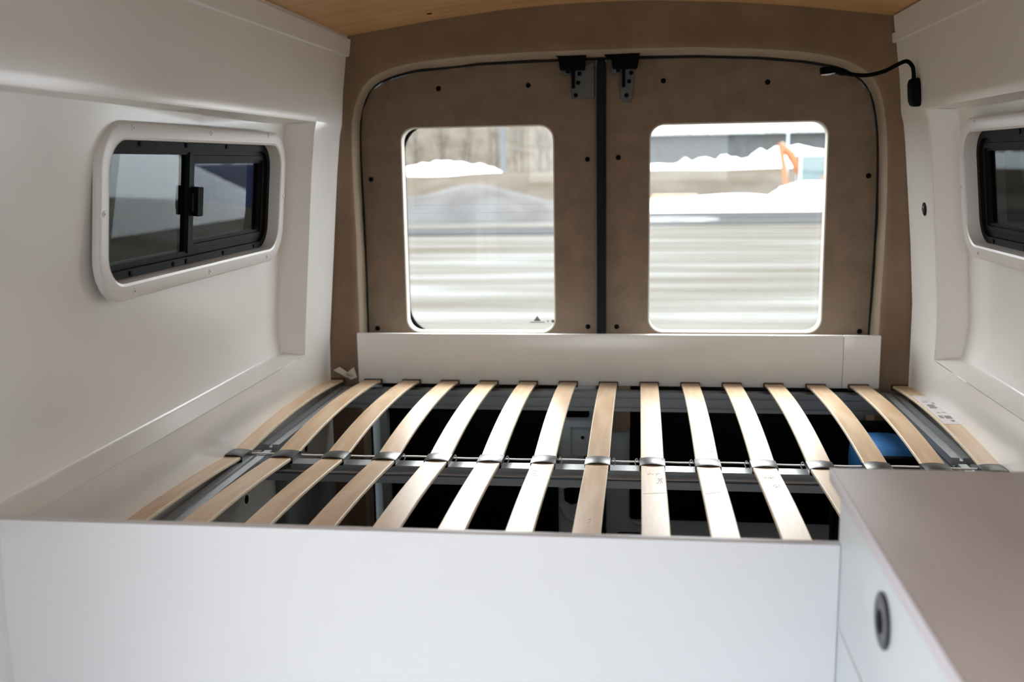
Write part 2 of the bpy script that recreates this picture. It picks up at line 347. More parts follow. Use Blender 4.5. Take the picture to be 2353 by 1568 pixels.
# rear surround (felt covered), lofted from the lining edge to the door seal
INNER = [(-.905, .05), (-.903, .6), (-.901, .982), (-.899, 1.2), (-.899, 1.36), (-.901, 1.5), (-.902, 1.6), (-.898, 1.67), (-.888, 1.722), (-.86, 1.768), (-.816, 1.797), (-.715, 1.822), (-.505, 1.838), (-.271, 1.843), (-.122, 1.844), (.17, 1.842), (.34, 1.834), (.495, 1.818), (.60, 1.796), (.655, 1.770), (.692, 1.725), (.710, 1.66), (.722, 1.568), (.727, 1.4), (.726, 1.209), (.721, .982), (.719, .6), (.718, .05)]
NI, NL, NT = len(INNER), 10, 13
def resample(P, n):
    P = [Vector((p[0], 0, p[1])) for p in P]; d = [0]
    for a, b in zip(P[:-1], P[1:]): d.append(d[-1]+(b-a).length)
    o_ = []
    for i in range(n):
        t = d[-1]*i/(n-1)
        for k in range(len(P)-1):
            if t <= d[k+1]+1e-9:
                q = (t-d[k])/(d[k+1]-d[k]); o_.append((P[k].x+(P[k+1].x-P[k].x)*q, P[k].z+(P[k+1].z-P[k].z)*q)); break
    return o_
i_l, i_r = 9, 20
IN = resample(INNER[:i_l+1], 24)+resample(INNER[i_l:i_r+1], 40)[1:]+resample(INNER[i_r:], 24)[1:]
OL = [(XW(-1, z)-.015, z) for z in (.05, .4, .86, .98, 1.206, 1.503, 1.7, 1.853, 1.915)]
OR = [(XW(1, z)+.015, z) for z in (1.915, 1.82, 1.564, 1.277, 1.1, .86, .4, .05)]
OC = [(x, interp(CA, x)+.006) for x in [-.893+i*1.62/24 for i in range(25)]]
OUT = resample(OL, 24)+resample(OC, 40)[1:]+resample(OR, 24)[1:]
MID = []
for i, (x, z) in enumerate(IN):
    a = IN[max(i-1, 0)]; b = IN[min(i+1, len(IN)-1)]; t = Vector((b[0]-a[0], b[1]-a[1])).normalized(); n = Vector((-t.y, t.x))
    MID.append((x*3.12/3.22+n.x*.016, (z-1.53)*3.12/3.22+1.53+n.y*.016, n))
bm = bmesh.new()
mk = lambda P, y: [Vector((p[0], y, p[1])) for p in P]
def lerp(A, Bp, t): return [(a[0]+(b[0]-a[0])*t, a[1]+(b[1]-a[1])*t) for a, b in zip(A, Bp)]
off = lambda d: [(p[0]+p[2].x*d, p[1]+p[2].y*d) for p in MID]
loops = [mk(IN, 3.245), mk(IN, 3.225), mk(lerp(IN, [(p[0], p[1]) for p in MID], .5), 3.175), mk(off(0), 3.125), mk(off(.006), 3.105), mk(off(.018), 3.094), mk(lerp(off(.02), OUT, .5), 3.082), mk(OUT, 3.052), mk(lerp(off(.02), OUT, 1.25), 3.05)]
loft(bm, loops[:5], False, mi=1); loft(bm, loops[4:], False); bmesh.ops.remove_doubles(bm, verts=bm.verts[:], dist=1e-5)  # inner loops get the lighter tone painted for the lit rim
o = finish('wall_rear', bm, [FABRIM, JAMB_LIT], None, True, 60); tag(o, 'beige felt covered surround around the rear doors', 'wall', kind='structure')
tx = bpy.data.textures.new('folds', 'CLOUDS'); tx.noise_scale = .12
md = o.modifiers.new('sub', 'SUBSURF'); md.levels = 1; md.render_levels = 1
md = o.modifiers.new('d', 'DISPLACE'); md.texture = tx; md.strength = .006; md.mid_level = .5
# steel portal behind it
bm = bmesh.new(); loft(bm, [mk([(p[0]*1.0, p[1]) for p in IN], 3.245), mk([(-1.14 if p[0] < -.2 and p[1] < 1.7 else (1.0 if p[0] > 0 and p[1] < 1.7 else p[0]*1.25), 2.09 if p[1] >= 1.7 else p[1]) for p in IN], 3.25)], False)
finish('steel_portal', bm, DARKSTEEL, o)

# ------------------------------------------------------------------ rear doors
def outline_door(left):
    if left: P = [(x+.006, z-.006*(z > 1.7)) for x, z in INNER if x < -.14]; P = P+[(-.136, 1.838), (-.136, .05)]
    else: P = [(-.105, .05), (-.105, 1.838)]+[(x-.006*(x > .5), z-.006*(z > 1.7)) for x, z in INNER if x > -.1]
    return P
def rear_door(left, idx):
    x0, x1 = (-.767, -.269) if left else (.029, .574); z0, z1 = (.976, 1.646) if left else (.979, 1.641)
    cu, cv, hu, hv = (x0+x1)/2, (z0+z1)/2, (x1-x0)/2, (z1-z0)/2
    root = empty('door_%d' % idx, ((-.52 if left else .3), 3.25, 0), ('left rear door with felt lining and a clear window' if left else 'right rear door with felt lining and a wider clear window'), 'door', kind='structure')
    out2 = [p for p in outline_door(left) if p[1] > .9]
    if left: out2 = [(-.896, .93)]+out2+[(-.136, .93)]
    else: out2 = [(-.105, .93)]+out2+[(.715, .93)]
    # felt panel with cut-out: triangulated fill
    def plate(name, outer, hole, y0, y1, m_, par, bev=0):
        bm = bmesh.new()
        vo = [bm.verts.new((x, y0, z)) for x, z in outer]; vh = [bm.verts.new((x, y0, z)) for x, z in hole]
        es = []
        for L_ in (vo, vh):
            if not L_: continue
            for i in range(len(L_)): es.append(bm.edges.new((L_[i], L_[(i+1) % len(L_)])))
        bmesh.ops.triangle_fill(bm, use_beauty=True, use_dissolve=False, edges=es)
        g = bmesh.ops.extrude_face_region(bm, geom=bm.faces[:]); vv = [v for v in g['geom'] if isinstance(v, bmesh.types.BMVert)]
        for v in vv: v.co.y = y1
        return finish(name, bm, m_, par, True, 40)
    dd = []
    for p in out2:
        if not dd or (Vector(p)-Vector(dd[-1])).length > 1e-4: dd.append(p)
    pn = plate('felt_panel', dd, rrect(hu, hv, .047, 8, cu, cv), 3.22, 3.232, FAB, root)
    scr = [(-.636, 1.764), (-.349, 1.767), (-.868, 1.482), (-.164, 1.535), (-.164, .999), (-.866, .990)] if left else [(.071, 1.77), (.386, 1.758), (-.067, 1.539), (-.071, .999), (.696, 1.471), (.69, .987)]
    for x, z in scr:
        bm = bmesh.new(); disc(bm, (x, 3.221, z), (0, -1, 0), .0082, .004, 14, bev=.4); finish('screw', bm, BLACK, pn, True)
    # felt wrapped lip of the opening
    fy = lambda u, v, d: Vector((u, d, v))
    bm = bmesh.new(); ring(bm, rrect(hu+.001, hv+.001, .048, 8, cu, cv), rrect(hu-.004, hv-.004, .044, 8, cu, cv), fy, 3.2215, 3.262); finish('opening_lip', bm, PAPER, root, True)
    # steel door skin
    full = [p for p in outline_door(left)]; ff = []
    for p in full:
        if not ff or (Vector(p)-Vector(ff[-1])).length > 1e-4: ff.append(p)
    ff = [((x-.03 if x < -.5 else x+.03 if x > .5 else (-.1225 if left and x > -.15 else -.1175 if not left and x < -.08 else x)), z+.03 if z > 1.7 else z) for x, z in ff]
    plate('steel_skin', ff, rrect(hu+.010, hv+.012, .06, 8, cu, cv), 3.27, 3.30, STEEL, root)
    bm = bmesh.new(); sh = .006 if left else -.002
    ring(bm, rrect(hu+.03, hv+.03, .10, 8, cu+sh, cv), rrect(hu+.007, hv+.007, .085 if left else .055, 8, cu+sh, cv), fy, 3.286, 3.295); finish('window_gasket', bm, SEAL, root, True)
    bm = bmesh.new(); prism(bm, rrect(hu+.02, hv+.02, .07, 6, cu, cv), fy, 3.30, 3.304); pane = finish('pane', bm, GLASS, root)
    bm = bmesh.new()
    n = 0; z = z0+.02
    while z < z0+.44:
        box(bm, x0+.012, x1-.012, 3.2975, 3.2982, z, z+.00045); z += .0265
    hw = finish('heating_wire', bm, LINE, pane); hw['kind'] = 'stuff'
    if left:                                              # faint maker marks etched near the lower corner
        bm = bmesh.new(); prism(bm, [(-.350, 1.004), (-.325, 1.004), (-.3375, 1.022)], fy, 3.2978, 3.2985)
        box(bm, -.362, -.312, 3.2978, 3.2985, .999, 1.002)
        disc(bm, (-.285, 3.2985, 1.004), (0, -1, 0), .005, .0006); box(bm, -.303, -.300, 3.2978, 3.2985, 1.000, 1.008)
        finish('etched_mark', bm, LATCHM, pane)
    # lower liner in black, pressed steel seen beside it
    if left:
        B('black_liner', -.87, -.268, 3.255, 3.268, .04, .93, BLACKLINER, root, .006); B('black_liner', -.245, -.163, 3.258, 3.268, .683, .76, BLACKLINER, root, .008)
        bm = bmesh.new(); ring(bm, rrect(.040, .052, .008, 3, -.190, .600), rrect(.036, .048, .007, 3, -.190, .600), fy, 3.264, 3.27); disc(bm, (-.186, 3.268, .612), (0, -1, 0), .006, .003, mi=1); disc(bm, (-.176, 3.268, .545), (0, -1, 0), .006, .003, mi=1)
        finish('pressed_panel', bm, [STEEL, BLACK], root)
        bm = bmesh.new(); prism(bm, [(-.250, .43), (-.205, .445), (-.150, .455), (-.155, .42), (-.195, .385), (-.225, .375), (-.248, .39)], fy, 3.262, 3.27); finish('opening_cover', bm, BLACKLINER, root)
        bm = bmesh.new(); tube(bm, smoothline([(-.262, 3.268, .37), (-.24, 3.268, .33), (-.20, 3.268, .31), (-.16, 3.268, .30)]), .006); finish('pressed_rib', bm, STEEL, root, True)
    else:
        B('black_liner', -.028, .70, 3.255, 3.268, .33, .93, BLACKLINER, root, .006)
        bm = bmesh.new(); prism(bm, rrect(.036, .10, .02, 4, -.062, .735), fy, 3.258, 3.268); finish('felt_patch', bm, FAB, root)
        bm = bmesh.new(); tube(bm, smoothline([(-.028, 3.262, .34), (-.02, 3.262, .325), (.005, 3.262, .315), (.03, 3.262, .30), (.035, 3.262, .2)]), .005); finish('pressed_rib', bm, STEEL, root, True)
        bm = bmesh.new(); prism(bm, rrect(.045, .03, .015, 4, -.03, .25), fy, 3.262, 3.27); finish('opening_cover', bm, BLACKLINER, root)
    # latch at the top inner corner
    c = -.209 if left else -.054
    bm = bmesh.new(); P = [(c-.058, 1.863), (c+.052, 1.864), (c+.050, 1.852), (c+.040, 1.842), (c+.040, 1.806), (c-.036, 1.806), (c-.040, 1.842), (c-.058, 1.855)] if left else [(c-.056, 1.862), (c+.056, 1.863), (c+.052, 1.845), (c+.044, 1.806), (c-.030, 1.806), (c-.034, 1.84), (c-.056, 1.846)]
    prism(bm, P, fy, 3.155, 3.218); la = finish('latch_housing', bm, BLACK, root)
    q = la.modifiers.new('b', 'BEVEL'); q.width = .003; q.segments = 2
    bm = bmesh.new()
    P = [(c-.005, 1.81), (c+.068, 1.832), (c+.068, 1.722), (c-.004, 1.722)] if left else [(c-.008, 1.81), (c+.036, 1.81), (c+.032, 1.722), (c+.024, 1.708), (c+.002, 1.708), (c-.008, 1.72)]
    prism(bm, P, fy, 3.206, 3.214); pl = finish('latch_plate', bm, LATCHM, root)
    q = pl.modifiers.new('b', 'BEVEL'); q.width = .002; q.segments = 2
    bm = bmesh.new(); box(bm, c-.034, c-.006, 3.19, 3.215, 1.792, 1.808, .002); finish('bracket_foot', bm, LATCHM, pl)
    bm = bmesh.new(); box(bm, c-.020, c-.008, 3.186, 3.190, 1.797, 1.806, .001); finish('bracket_slot', bm, BLACK, pl)
    bm = bmesh.new(); box(bm, c-.002, c+.008, 3.19, 3.205, 1.752, 1.808, .002); finish('latch_bolt', bm, BLACK, pl)
    for (dx, z) in (((.018, 1.770), (.010, 1.732), (.022, 1.797)) if left else ((.020, 1.770), (.012, 1.728), (.026, 1.795))):
        bm = bmesh.new(); disc(bm, (c+dx, 3.206, z), (0, -1, 0), .0068, .004, 12); finish('screw', bm, BLACK, pl, True)
    return root
rear_door(True, 1); rear_door(False, 2)
# black seal round the doors and the seal between them
bm = bmesh.new(); pts = [(x, 3.214, z) for x, z in IN]
tube(bm, pts, .0072, 8); finish('door_seal', bm, SEAL, bpy.data.objects['wall_rear'], True)
bm = bmesh.new(); box(bm, -.134, -.106, 3.196, 3.268, .05, 1.838, .005); o = finish('center_seal', bm, SEAL, bpy.data.objects['door_2'], True)
bm = bmesh.new(); box(bm, -.139, -.133, 3.205, 3.262, .05, 1.80, .002); finish('metal_edge', bm, mat('dark_grey_metal', (.10, .105, .11), .4), o, True)

# ------------------------------------------------------------------ panels round the bed
rb = empty('rear_bed_board', (-.09, 3.07, .838), 'white board standing across the rear doors behind the slats', 'board')
B('panel', -.893, .6115, 3.062, 3.080, .838, 1.000, BOARD if False else WHITE, rb, .0015); B('panel', .6125, .720, 3.062, 3.080, .838, 1.000, WHITE, rb, .0015)
fb = B('front_bed_board', -.985, .2795, 1.360, 1.378, .04, 1.000, BOARD, None, .0015); tag(fb, 'tall white board across the front of the bed base', 'board')
# crumpled paper tape stuffed in the left rear corner
bm = bmesh.new()
for (A_, B_, C_, D_) in (((-.968, .884), (-.950, .893), (-.905, .862), (-.925, .858)), ((-.935, .868), (-.905, .892), (-.896, .858), (-.915, .852))):
    pts = [Vector((p[0], 3.075-.010*i, p[1])) for i, p in enumerate((A_, B_, C_, D_))]
    prism(bm, [(p.x, p.z) for p in pts], lambda u, v, d: Vector((u, 3.045+d+.2*(u+.93), v)), 0, .006)
o = finish('masking_tape', bm, PAPER, None); tag(o, 'crumpled off-white tape scrap in the left rear corner', 'tape')

# ------------------------------------------------------------------ slatted bed base
bed = empty('slatted_bed_base', (-.09, 2.23, 0), 'bed base of curved birch slats on aluminium rails', 'bed base')
YJ, YE, YN = 2.238, 3.058, 1.405
SX = [-.968+.1251*i for i in range(15)]
def zs(y, crown=.020):                                    # top surface height of a slat
    if y > YJ: t = (y-YJ)/(YE-YJ)
    else: t = (YJ-y)/(YJ-YN)
    base = .8445+.0055*t
    return base+(crown if y > YJ else crown*.68)*4*t*(1-t)
def slat_mesh(y0, y1, w=.0535, th=.0085, n=22):
    bm = bmesh.new(); L = []
    for i in range(n+1):
        y = y0+(y1-y0)*i/n; z = zs(y); h = w/2; e = .0022
        L.append([(-h+e, y, z), (-h+e*.3, y, z-e*.3*1.2), (-h, y, z-e*1.3), (-h, y, z-th+e), (-h+e, y, z-th), (h-e, y, z-th), (h, y, z-th+e), (h, y, z-e*1.3), (h-e*.3, y, z-e*.3*1.2), (h-e, y, z)])
    vl = [[bm.verts.new(p) for p in l] for l in L]
    for a, b in zip(vl[:-1], vl[1:]):
        for k in range(10):
            j = (k+1) % 10; f_ = bm.faces.new((a[k], a[j], b[j], b[k])); f_.material_index = 0 if k in (9, 4) else 1
    bm.faces.new(vl[0]).material_index = 1; bm.faces.new(vl[-1]).material_index = 1
    bmesh.ops.recalc_face_normals(bm, faces=bm.faces[:])
    me = bpy.data.meshes.new('slat'); bm.to_mesh(me); bm.free(); me.materials.append(SLAT); me.materials.append(SLATEDGE)
    for p in me.polygons: p.use_smooth = True
    me.set_sharp_from_angle(angle=math.radians(14)); return me
far_me = slat_mesh(YJ+.003, YE-.004); near_me = slat_mesh(YN, YJ-.003)
def cap_mesh(y0, y1, z, w, th):
    bm = bmesh.new(); box(bm, -w/2, w/2, y0, y1, z-th+.003, z+.0035, .002)
    bm2 = bm; me = bpy.data.meshes.new('end_cap'); bm2.to_mesh(me); bm2.free(); me.materials.append(BROWNCAP)
    return me
cap_f = cap_mesh(YE-.010, YE+.003, .850, .060, .018); cap_n = cap_mesh(YN-.012, YN+.02, .850, .060, .018)
def sleeve_mesh():
    bm = bmesh.new(); y0, y1 = YJ-.032, YJ+.030; h = .0290; L = []
    for (y, g) in ((y0, 0), (y0+.004, .0012), (YJ, .0015), (y1-.004, .0008), (y1, -.0004)):
        top = []
        for k in range(9):
            q = k/8; x = -h+2*h*q; top.append((x, y, zs(YJ)+.0015+g+(.0052 if y < YJ+.01 else .0035)*(1-(2*q-1)**2)))
        zb_ = zs(YJ)-.013
        o_ = [(-h, y, zb_+.003)]+top+[(h, y, zb_+.003), (h-.003, y, zb_), (-h+.003, y, zb_)]
        i_ = [(p[0]*.95, y, (zb_+.0025 if p[2] < zs(YJ)-.005 else p[2]-.0013)) for p in o_]
        L.append((o_, i_))
    loft(bm, [L[0][1]]+[l[0] for l in L]+[L[-1][1]]+[l[1] for l in L[::-1]], True)
    bmesh.ops.recalc_face_normals(bm, faces=bm.faces[:])
    me = bpy.data.meshes.new('sleeve'); bm.to_mesh(me); bm.free(); me.materials.append(RUBBER)
    for p in me.polygons: p.use_smooth = True
    me.set_sharp_from_angle(angle=math.radians(40)); return me
sl_me = sleeve_mesh()
SLF, SLN = [], []
def child(name, me, parent, loc):
    o = bpy.data.objects.new(name, me); link(o); o.parent = parent; o.location = loc; return o
BL = Vector(bed.location)
for i, x in enumerate(SX):
    dz = random.uniform(-.0008, .0008)
    a = child('slat', far_me, bed, Vector((x, 0, dz))-BL); b = child('slat', near_me, bed, Vector((x+random.uniform(-.001, .001), 0, dz*.5))-BL)
    child('end_cap', cap_f, a, (0, 0, 0)); child('end_cap', cap_n, b, (0, 0, 0))
    SLF.append(a); SLN.append(b); child('sleeve', sl_me, bed, Vector((x, 0, 0))-BL)
def decal(name, parent, sx, polys, m_, lift=.0006):       # thin flat marks lying on a slat
    bm = bmesh.new()
    for P in polys:
        try: bm.faces.new([bm.verts.new((x, y, zs(y)+lift)) for x, y in P])
        except ValueError: pass
    g = bmesh.ops.extrude_face_region(bm, geom=bm.faces[:])
    for v in [v for v in g['geom'] if isinstance(v, bmesh.types.BMVert)]: v.co.z -= lift*.8
    me = bpy.data.meshes.new(name); bmesh.ops.recalc_face_normals(bm, faces=bm.faces[:]); bm.to_mesh(me); bm.free(); me.materials.append(m_)
    return child(name, me, parent, (0, 0, 0))
# sticker on the rightmost slat, with its blocks of small print
strips = [[(-.021, a), (.023, a), (.023, b), (-.021, b)] for a, b in [(2.55+.04*k, 2.55+.04*(k+1)) for k in range(8)]]
decal('sticker', SLF[14], 0, strips, STICK)['label'] = 'white printed sticker'
pr = []
def blk(x0, x1, y0, y1): pr.append([(x0, y0), (x1, y0), (x1, y1), (x0, y1)])
for k in range(5): blk(-.002, .014, 2.600+.006*k, 2.6035+.006*k)
for k in range(4): blk(-.016, -.006+.002*(k % 2), 2.603+.007*k, 2.6065+.007*k)
blk(.004, .012, 2.573, 2.588); blk(-.010, -.002, 2.655, 2.661); blk(.002, .014, 2.66, 2.664)
for k in range(6): blk(-.014+.002*(k % 3), .004+.002*((k*2) % 3), 2.705+.008*k, 2.710+.008*k)
blk(-.015, .000, 2.775, 2.7785); blk(-.015, .006, 2.79, 2.7925); blk(.008, .014, 2.76, 2.775)
decal('sticker_print', SLF[14], 0, pr, INK, .0010)['kind'] = 'stuff'
# glue stain on the leftmost slat, scuffs and stamps on others
st = [(.019*math.cos(a)*(1+.22*math.sin(3*a+1)), 1.835+.055*math.sin(a)*(1+.18*math.cos(4*a))) for a in [2*math.pi*k/26 for k in range(26)]]
decal('glue_stain', SLN[0], 0, [st], GLUE, .0004)
def scuffs(slat, cxx, cyy, wx, wy, n, seed):
    rr = random.Random(seed); P = []
    for _ in range(n):
        x, y, a, l = cxx+rr.uniform(-wx, wx), cyy+rr.uniform(-wy, wy), rr.uniform(-.9, .9)+1.2, rr.uniform(.0015, .005)
        dx, dy = math.cos(a)*l, math.sin(a)*l; nx, ny = -math.sin(a)*.00028, math.cos(a)*.00028
        P.append([(x-dx-nx, y-dy-ny), (x+dx-nx, y+dy-ny), (x+dx+nx, y+dy+ny), (x-dx+nx, y-dy+ny)])
    decal('scuff_mark', slat, 0, P, PENCIL, .0003)
scuffs(SLN[8], 0.0, 2.13, .013, .008, 16, 1); scuffs(SLN[8], .012, 2.075, .006, .022, 22, 2); scuffs(SLN[10], -.004, 2.12, .014, .006, 18, 3); scuffs(SLN[10], .006, 2.055, .007, .014, 16, 4)
scuffs(SLF[9], .012, 2.32, .005, .012, 7, 5); scuffs(SLF[10], .0, 2.60, .007, .012, 8, 6); scuffs(SLF[5], .004, 2.50, .01, .03, 8, 7); scuffs(SLN[7], .003, 1.80, .002, .012, 3, 8); scuffs(SLN[6], -.01, 2.12, .01, .03, 12, 9)
decal('scuff_mark', SLN[9], 0, [[(-.022, 1.985), (.010, 2.000), (.010, 2.001), (-.022, 1.986)]], PENCIL, .0003)
decal('scuff_mark', SLN[8], 0, [[(-.024, 1.975), (.024, 1.985), (.024, 1.986), (-.024, 1.976)]], PENCIL, .0003)
# aluminium rails: T-slot sections
def tslot(name, axis, a0, a1, c, zt, wd, ht, parent, slots_side=2, top_slot=False):
    bm = bmesh.new(); h = wd/2; P = [(-h, 0)]
    if top_slot: P += [(-.004, 0), (-.004, -.008), (.004, -.008), (.004, 0)]
    P += [(h, 0)]
    def side(s_):
        o_ = []
        for k in range(slots_side):
            zc = -ht*(k+.5)/slots_side; o_ += [(s_*h, zc+.004), (s_*(h-.009), zc+.004), (s_*(h-.009), zc-.004), (s_*h, zc-.004)]
        return o_
    P += side(1)+[(h, -ht), (-h, -ht)]+side(-1)[::-1]
    if axis == 'x': loft(bm, [[(a, c+u, zt+v) for u, v in P] for a in (a0, a1)], True, True, True)
    else: loft(bm, [[(c+u, a, zt+v) for u, v in P] for a in (a0, a1)], True, True, True)
    return finish(name, bm, ALU, parent)
tslot('cross_rail', 'x', -.925, .765, 2.335, .800, .045, .045, bed, 1)
tslot('cross_rail', 'x', -.955, .775, 3.035, .828, .040, .060, bed, 2)
tslot('cross_rail', 'x', -.925, .765, 1.420, .828, .040, .060, bed, 2)
tslot('side_rail', 'y', 2.36, 3.01, -.926, .834, .045, .045, bed, 1, True); tslot('side_rail', 'y', 1.445, 2.31, -.926, .834, .045, .045, bed, 1, True)
tslot('side_rail', 'y', 2.36, 3.01, .748, .834, .045, .045, bed, 1, True); tslot('side_rail', 'y', 1.445, 2.31, .748, .834, .045, .045, bed, 1, True)
for (x, y) in ((-.805, 3.03), (.660, 3.03), (-.90, 1.42), (.74, 1.42)):
    bm = bmesh.new(); P = []
    for u, v in ((-.0125, -.0125), (.0125, -.0125), (.0125, -.003), (.007, -.003), (.007, .003), (.0125, .003), (.0125, .0125), (-.0125, .0125)): P.append((x+u, y+v))
    loft(bm, [[(a, b, z) for a, b in P] for z in (.0, .77)], True, True, True); finish('leg', bm, ALU, bed)
for (x0, s_) in ((-.905, 1), (.735, -1)):                 # corner brackets at the middle rail
    bm = bmesh.new(); prism(bm, [(0, 0), (.05, 0), (0, -.05)], lambda u, v, d: Vector((x0+s_*u, 2.30+v, .801+d)), 0, .003)
    prism(bm, [(0, 0), (.028, .012), (.06, -.004), (.04, -.02)], lambda u, v, d: Vector((x0+s_*u+s_*.005, 2.268+v, .803+d)), 0, .012); finish('corner_bracket', bm, LATCHM, bed)
def strapline(y, z, x0, x1, wob, name='strap'):
    bm = bmesh.new(); pts = []
    for i, (a, b) in enumerate(zip(SX[:-1], SX[1:])):
        for k in range(4): pts.append((a+(b-a)*k/4, y, z+wob*math.sin(math.pi*k/4)*(-1 if i % 3 else 1)))
    pts.append((SX[-1], y, z)); P = [p for p in pts if x0 <= p[0] <= x1]
    loft(bm, [[(p[0], p[1]-.0035, p[2]-.001), (p[0], p[1]+.0035, p[2]-.001), (p[0], p[1]+.0035, p[2]+.0015), (p[0], p[1]-.0035, p[2]+.0015)] for p in P], True, True, True)
    return finish(name, bm, STRAP, bed)
strapline(2.272, .836, -.97, .79, .0012); strapline(2.300, .785, -.90, .79, .0012)
for i, x in enumerate(SX[3:12]):                          # frayed ties of the webbing beside the sleeves
    bm = bmesh.new(); q = -1 if i > 4 else 1
    tube(bm, smoothline([(x+q*.030, 2.262, .838), (x+q*.036, 2.262, .846), (x+q*.040, 2.258, .838), (x+q*.036, 2.255, .830)], 3), .0013, 5)
    finish('tie_end', bm, STRAP, bed, True)
# storage below the bed: black crate and blue bag on it
bm = bmesh.new(); box(bm, .575, .755, 2.66, 2.98, 0, .60, .012)
for k in range(3): box(bm, .567, .577, 2.70+.09*k, 2.76+.09*k, .08, .52, .004)
cr = finish('storage_crate', bm, BLACK, None, True); tag(cr, 'black storage crate under the right rear corner of the bed', 'crate')
bg_ = empty('storage_bag', (.70, 2.80, .60), 'blue fabric bag with black top lying under the right rear slats', 'bag')
bm = bmesh.new(); r_ = bmesh.ops.create_uvsphere(bm, u_segments=20, v_segments=12, radius=1)
for v in bm.verts:
    c = v.co; k = lambda t: math.copysign(abs(t)**.6, t); v.co = Vector((.685+.085*k(c.x), 2.82+.135*k(c.y), .675+.075*k(c.z)))
finish('bag_body', bm, BLUE, bg_, True, 80)
bm = bmesh.new(); box(bm, .61, .755, 2.91, 2.975, .70, .765, .012, 3); finish('bag_flap', bm, BLACK, bg_, True)
bm = bmesh.new(); box(bm, .62, .75, 2.675, 2.71, .66, .735, .010, 3); finish('strap', bm, BLACK, bg_, True)

# ------------------------------------------------------------------ kitchen cabinet and worktop
kc = empty('kitchen_cabinet', (.54, .8, 0), 'pale grey kitchen cabinet at the right end of the front board', 'cabinet')
B('carcass', .2985, .795, .15, 1.379, .01, 1.068, BOARD, kc, .001)
dr = B('drawer_front', .2800, .2980, .55, 1.3785, .8815, 1.0675, FRONT, kc, .0012)
B('door', .2800, .2980, .55, 1.3785, .03, .8780, FRONT, kc, .0012)
bm = bmesh.new(); N = 36; kc_ = Vector((.2795, 1.1145, 1.0065)); L = []
for (r, h) in ((.0330, 0), (.0330, .002), (.0315, .0032), (.0230, .0034), (.0215, .0030)):
    L.append([kc_+Vector((-h, math.cos(2*math.pi*k/N)*r, math.sin(2*math.pi*k/N)*r)) for k in range(N)])
hole = Vector((0, .0045, -.0035))
L.append([kc_+hole+Vector((-.0028, math.cos(2*math.pi*k/N)*.0145, math.sin(2*math.pi*k/N)*.0145)) for k in range(N)])
L.append([kc_+hole+Vector((.0090, math.cos(2*math.pi*k/N)*.0135, math.sin(2*math.pi*k/N)*.0135)) for k in range(N)])
loft(bm, L, True)
kn = finish('push_lock', bm, KNOB, dr, True, 50); kn['label'] = 'round gunmetal push lock'
bm = bmesh.new(); disc(bm, kc_+hole+Vector((-.0012, 0, 0)), (-1, 0, 0), .0140, .0010, 24); finish('lock_button', bm, BLACK, dr, True)
wt = empty('worktop', (.55, .8, 1.07), 'taupe laminate worktop with pale edge band on the cabinet', 'worktop')
B('top', .2760, .800, .15, 1.431, 1.0705, 1.0895, WTOP, wt, .0008)
B('edge_band', .2735, .2760, .15, 1.431, 1.0700, 1.0895, WEDGE, wt, .0008)

# ------------------------------------------------------------------ reading lamp and button on the right wall
lp = empty('reading_lamp', (.735, 2.865, 1.70), 'black gooseneck reading lamp mounted on the right wall', 'lamp')
def onwall(y, z, d): return Vector((XW(1, z)-d, y, z))
bm = bmesh.new()
pts = rrect(.030, .037, .018, 6)
pts = [(u*(1.0), v) for u, v in pts]
L = []
for (d, q) in ((0, 1), (.012, 1), (.019, .92), (.022, .75)): L.append([onwall(2.865+u*q, 1.696+v*q, d) for u, v in pts])
loft(bm, L, True, True, True); finish('wall_mount', bm, BLACK, lp, True, 60)
bm = bmesh.new()
path = smoothline([(.724, 2.865, 1.722), (.723, 2.864, 1.745), (.718, 2.862, 1.764), (.702, 2.86, 1.777), (.677, 2.858, 1.768), (.644, 2.856, 1.752), (.60, 2.853, 1.743), (.554, 2.85, 1.747), (.522, 2.848, 1.756)], 5)
tube(bm, path, .0055, 10); finish('gooseneck', bm, BLACK, lp, True)
bm = bmesh.new(); tube(bm, [(.548, 2.849, 1.750), (.535, 2.848, 1.753), (.500, 2.846, 1.763)], [.007, .010, .009], 12); 
disc(bm, (.498, 2.846, 1.750), (-.12, -.10, 1), .0205, .018, 20); finish('lamp_head', bm, BLACK, lp, True, 50)
bm = bmesh.new(); disc(bm, (.4985, 2.846, 1.7505), (.12, .10, -1), .0185, .004, 20)
disc(bm, (.4990, 2.8465, 1.7465), (.12, .10, -1), .008, .0015, 12); finish('lens', bm, LED, lp, True)
bt = empty('wall_button', (.775, 2.88, 1.385), 'small black round button on the right wall near the rear corner', 'button')
n_ = (-1, 0, -.1)
bm = bmesh.new(); disc(bm, onwall(2.881, 1.385, -.001), n_, .0185, .004, 20); finish('rim', bm, BLACK, bt, True)
bm = bmesh.new(); disc(bm, onwall(2.881, 1.385, .003), n_, .010, .0025, 16); finish('button_cap', bm, KNOB, bt, True)

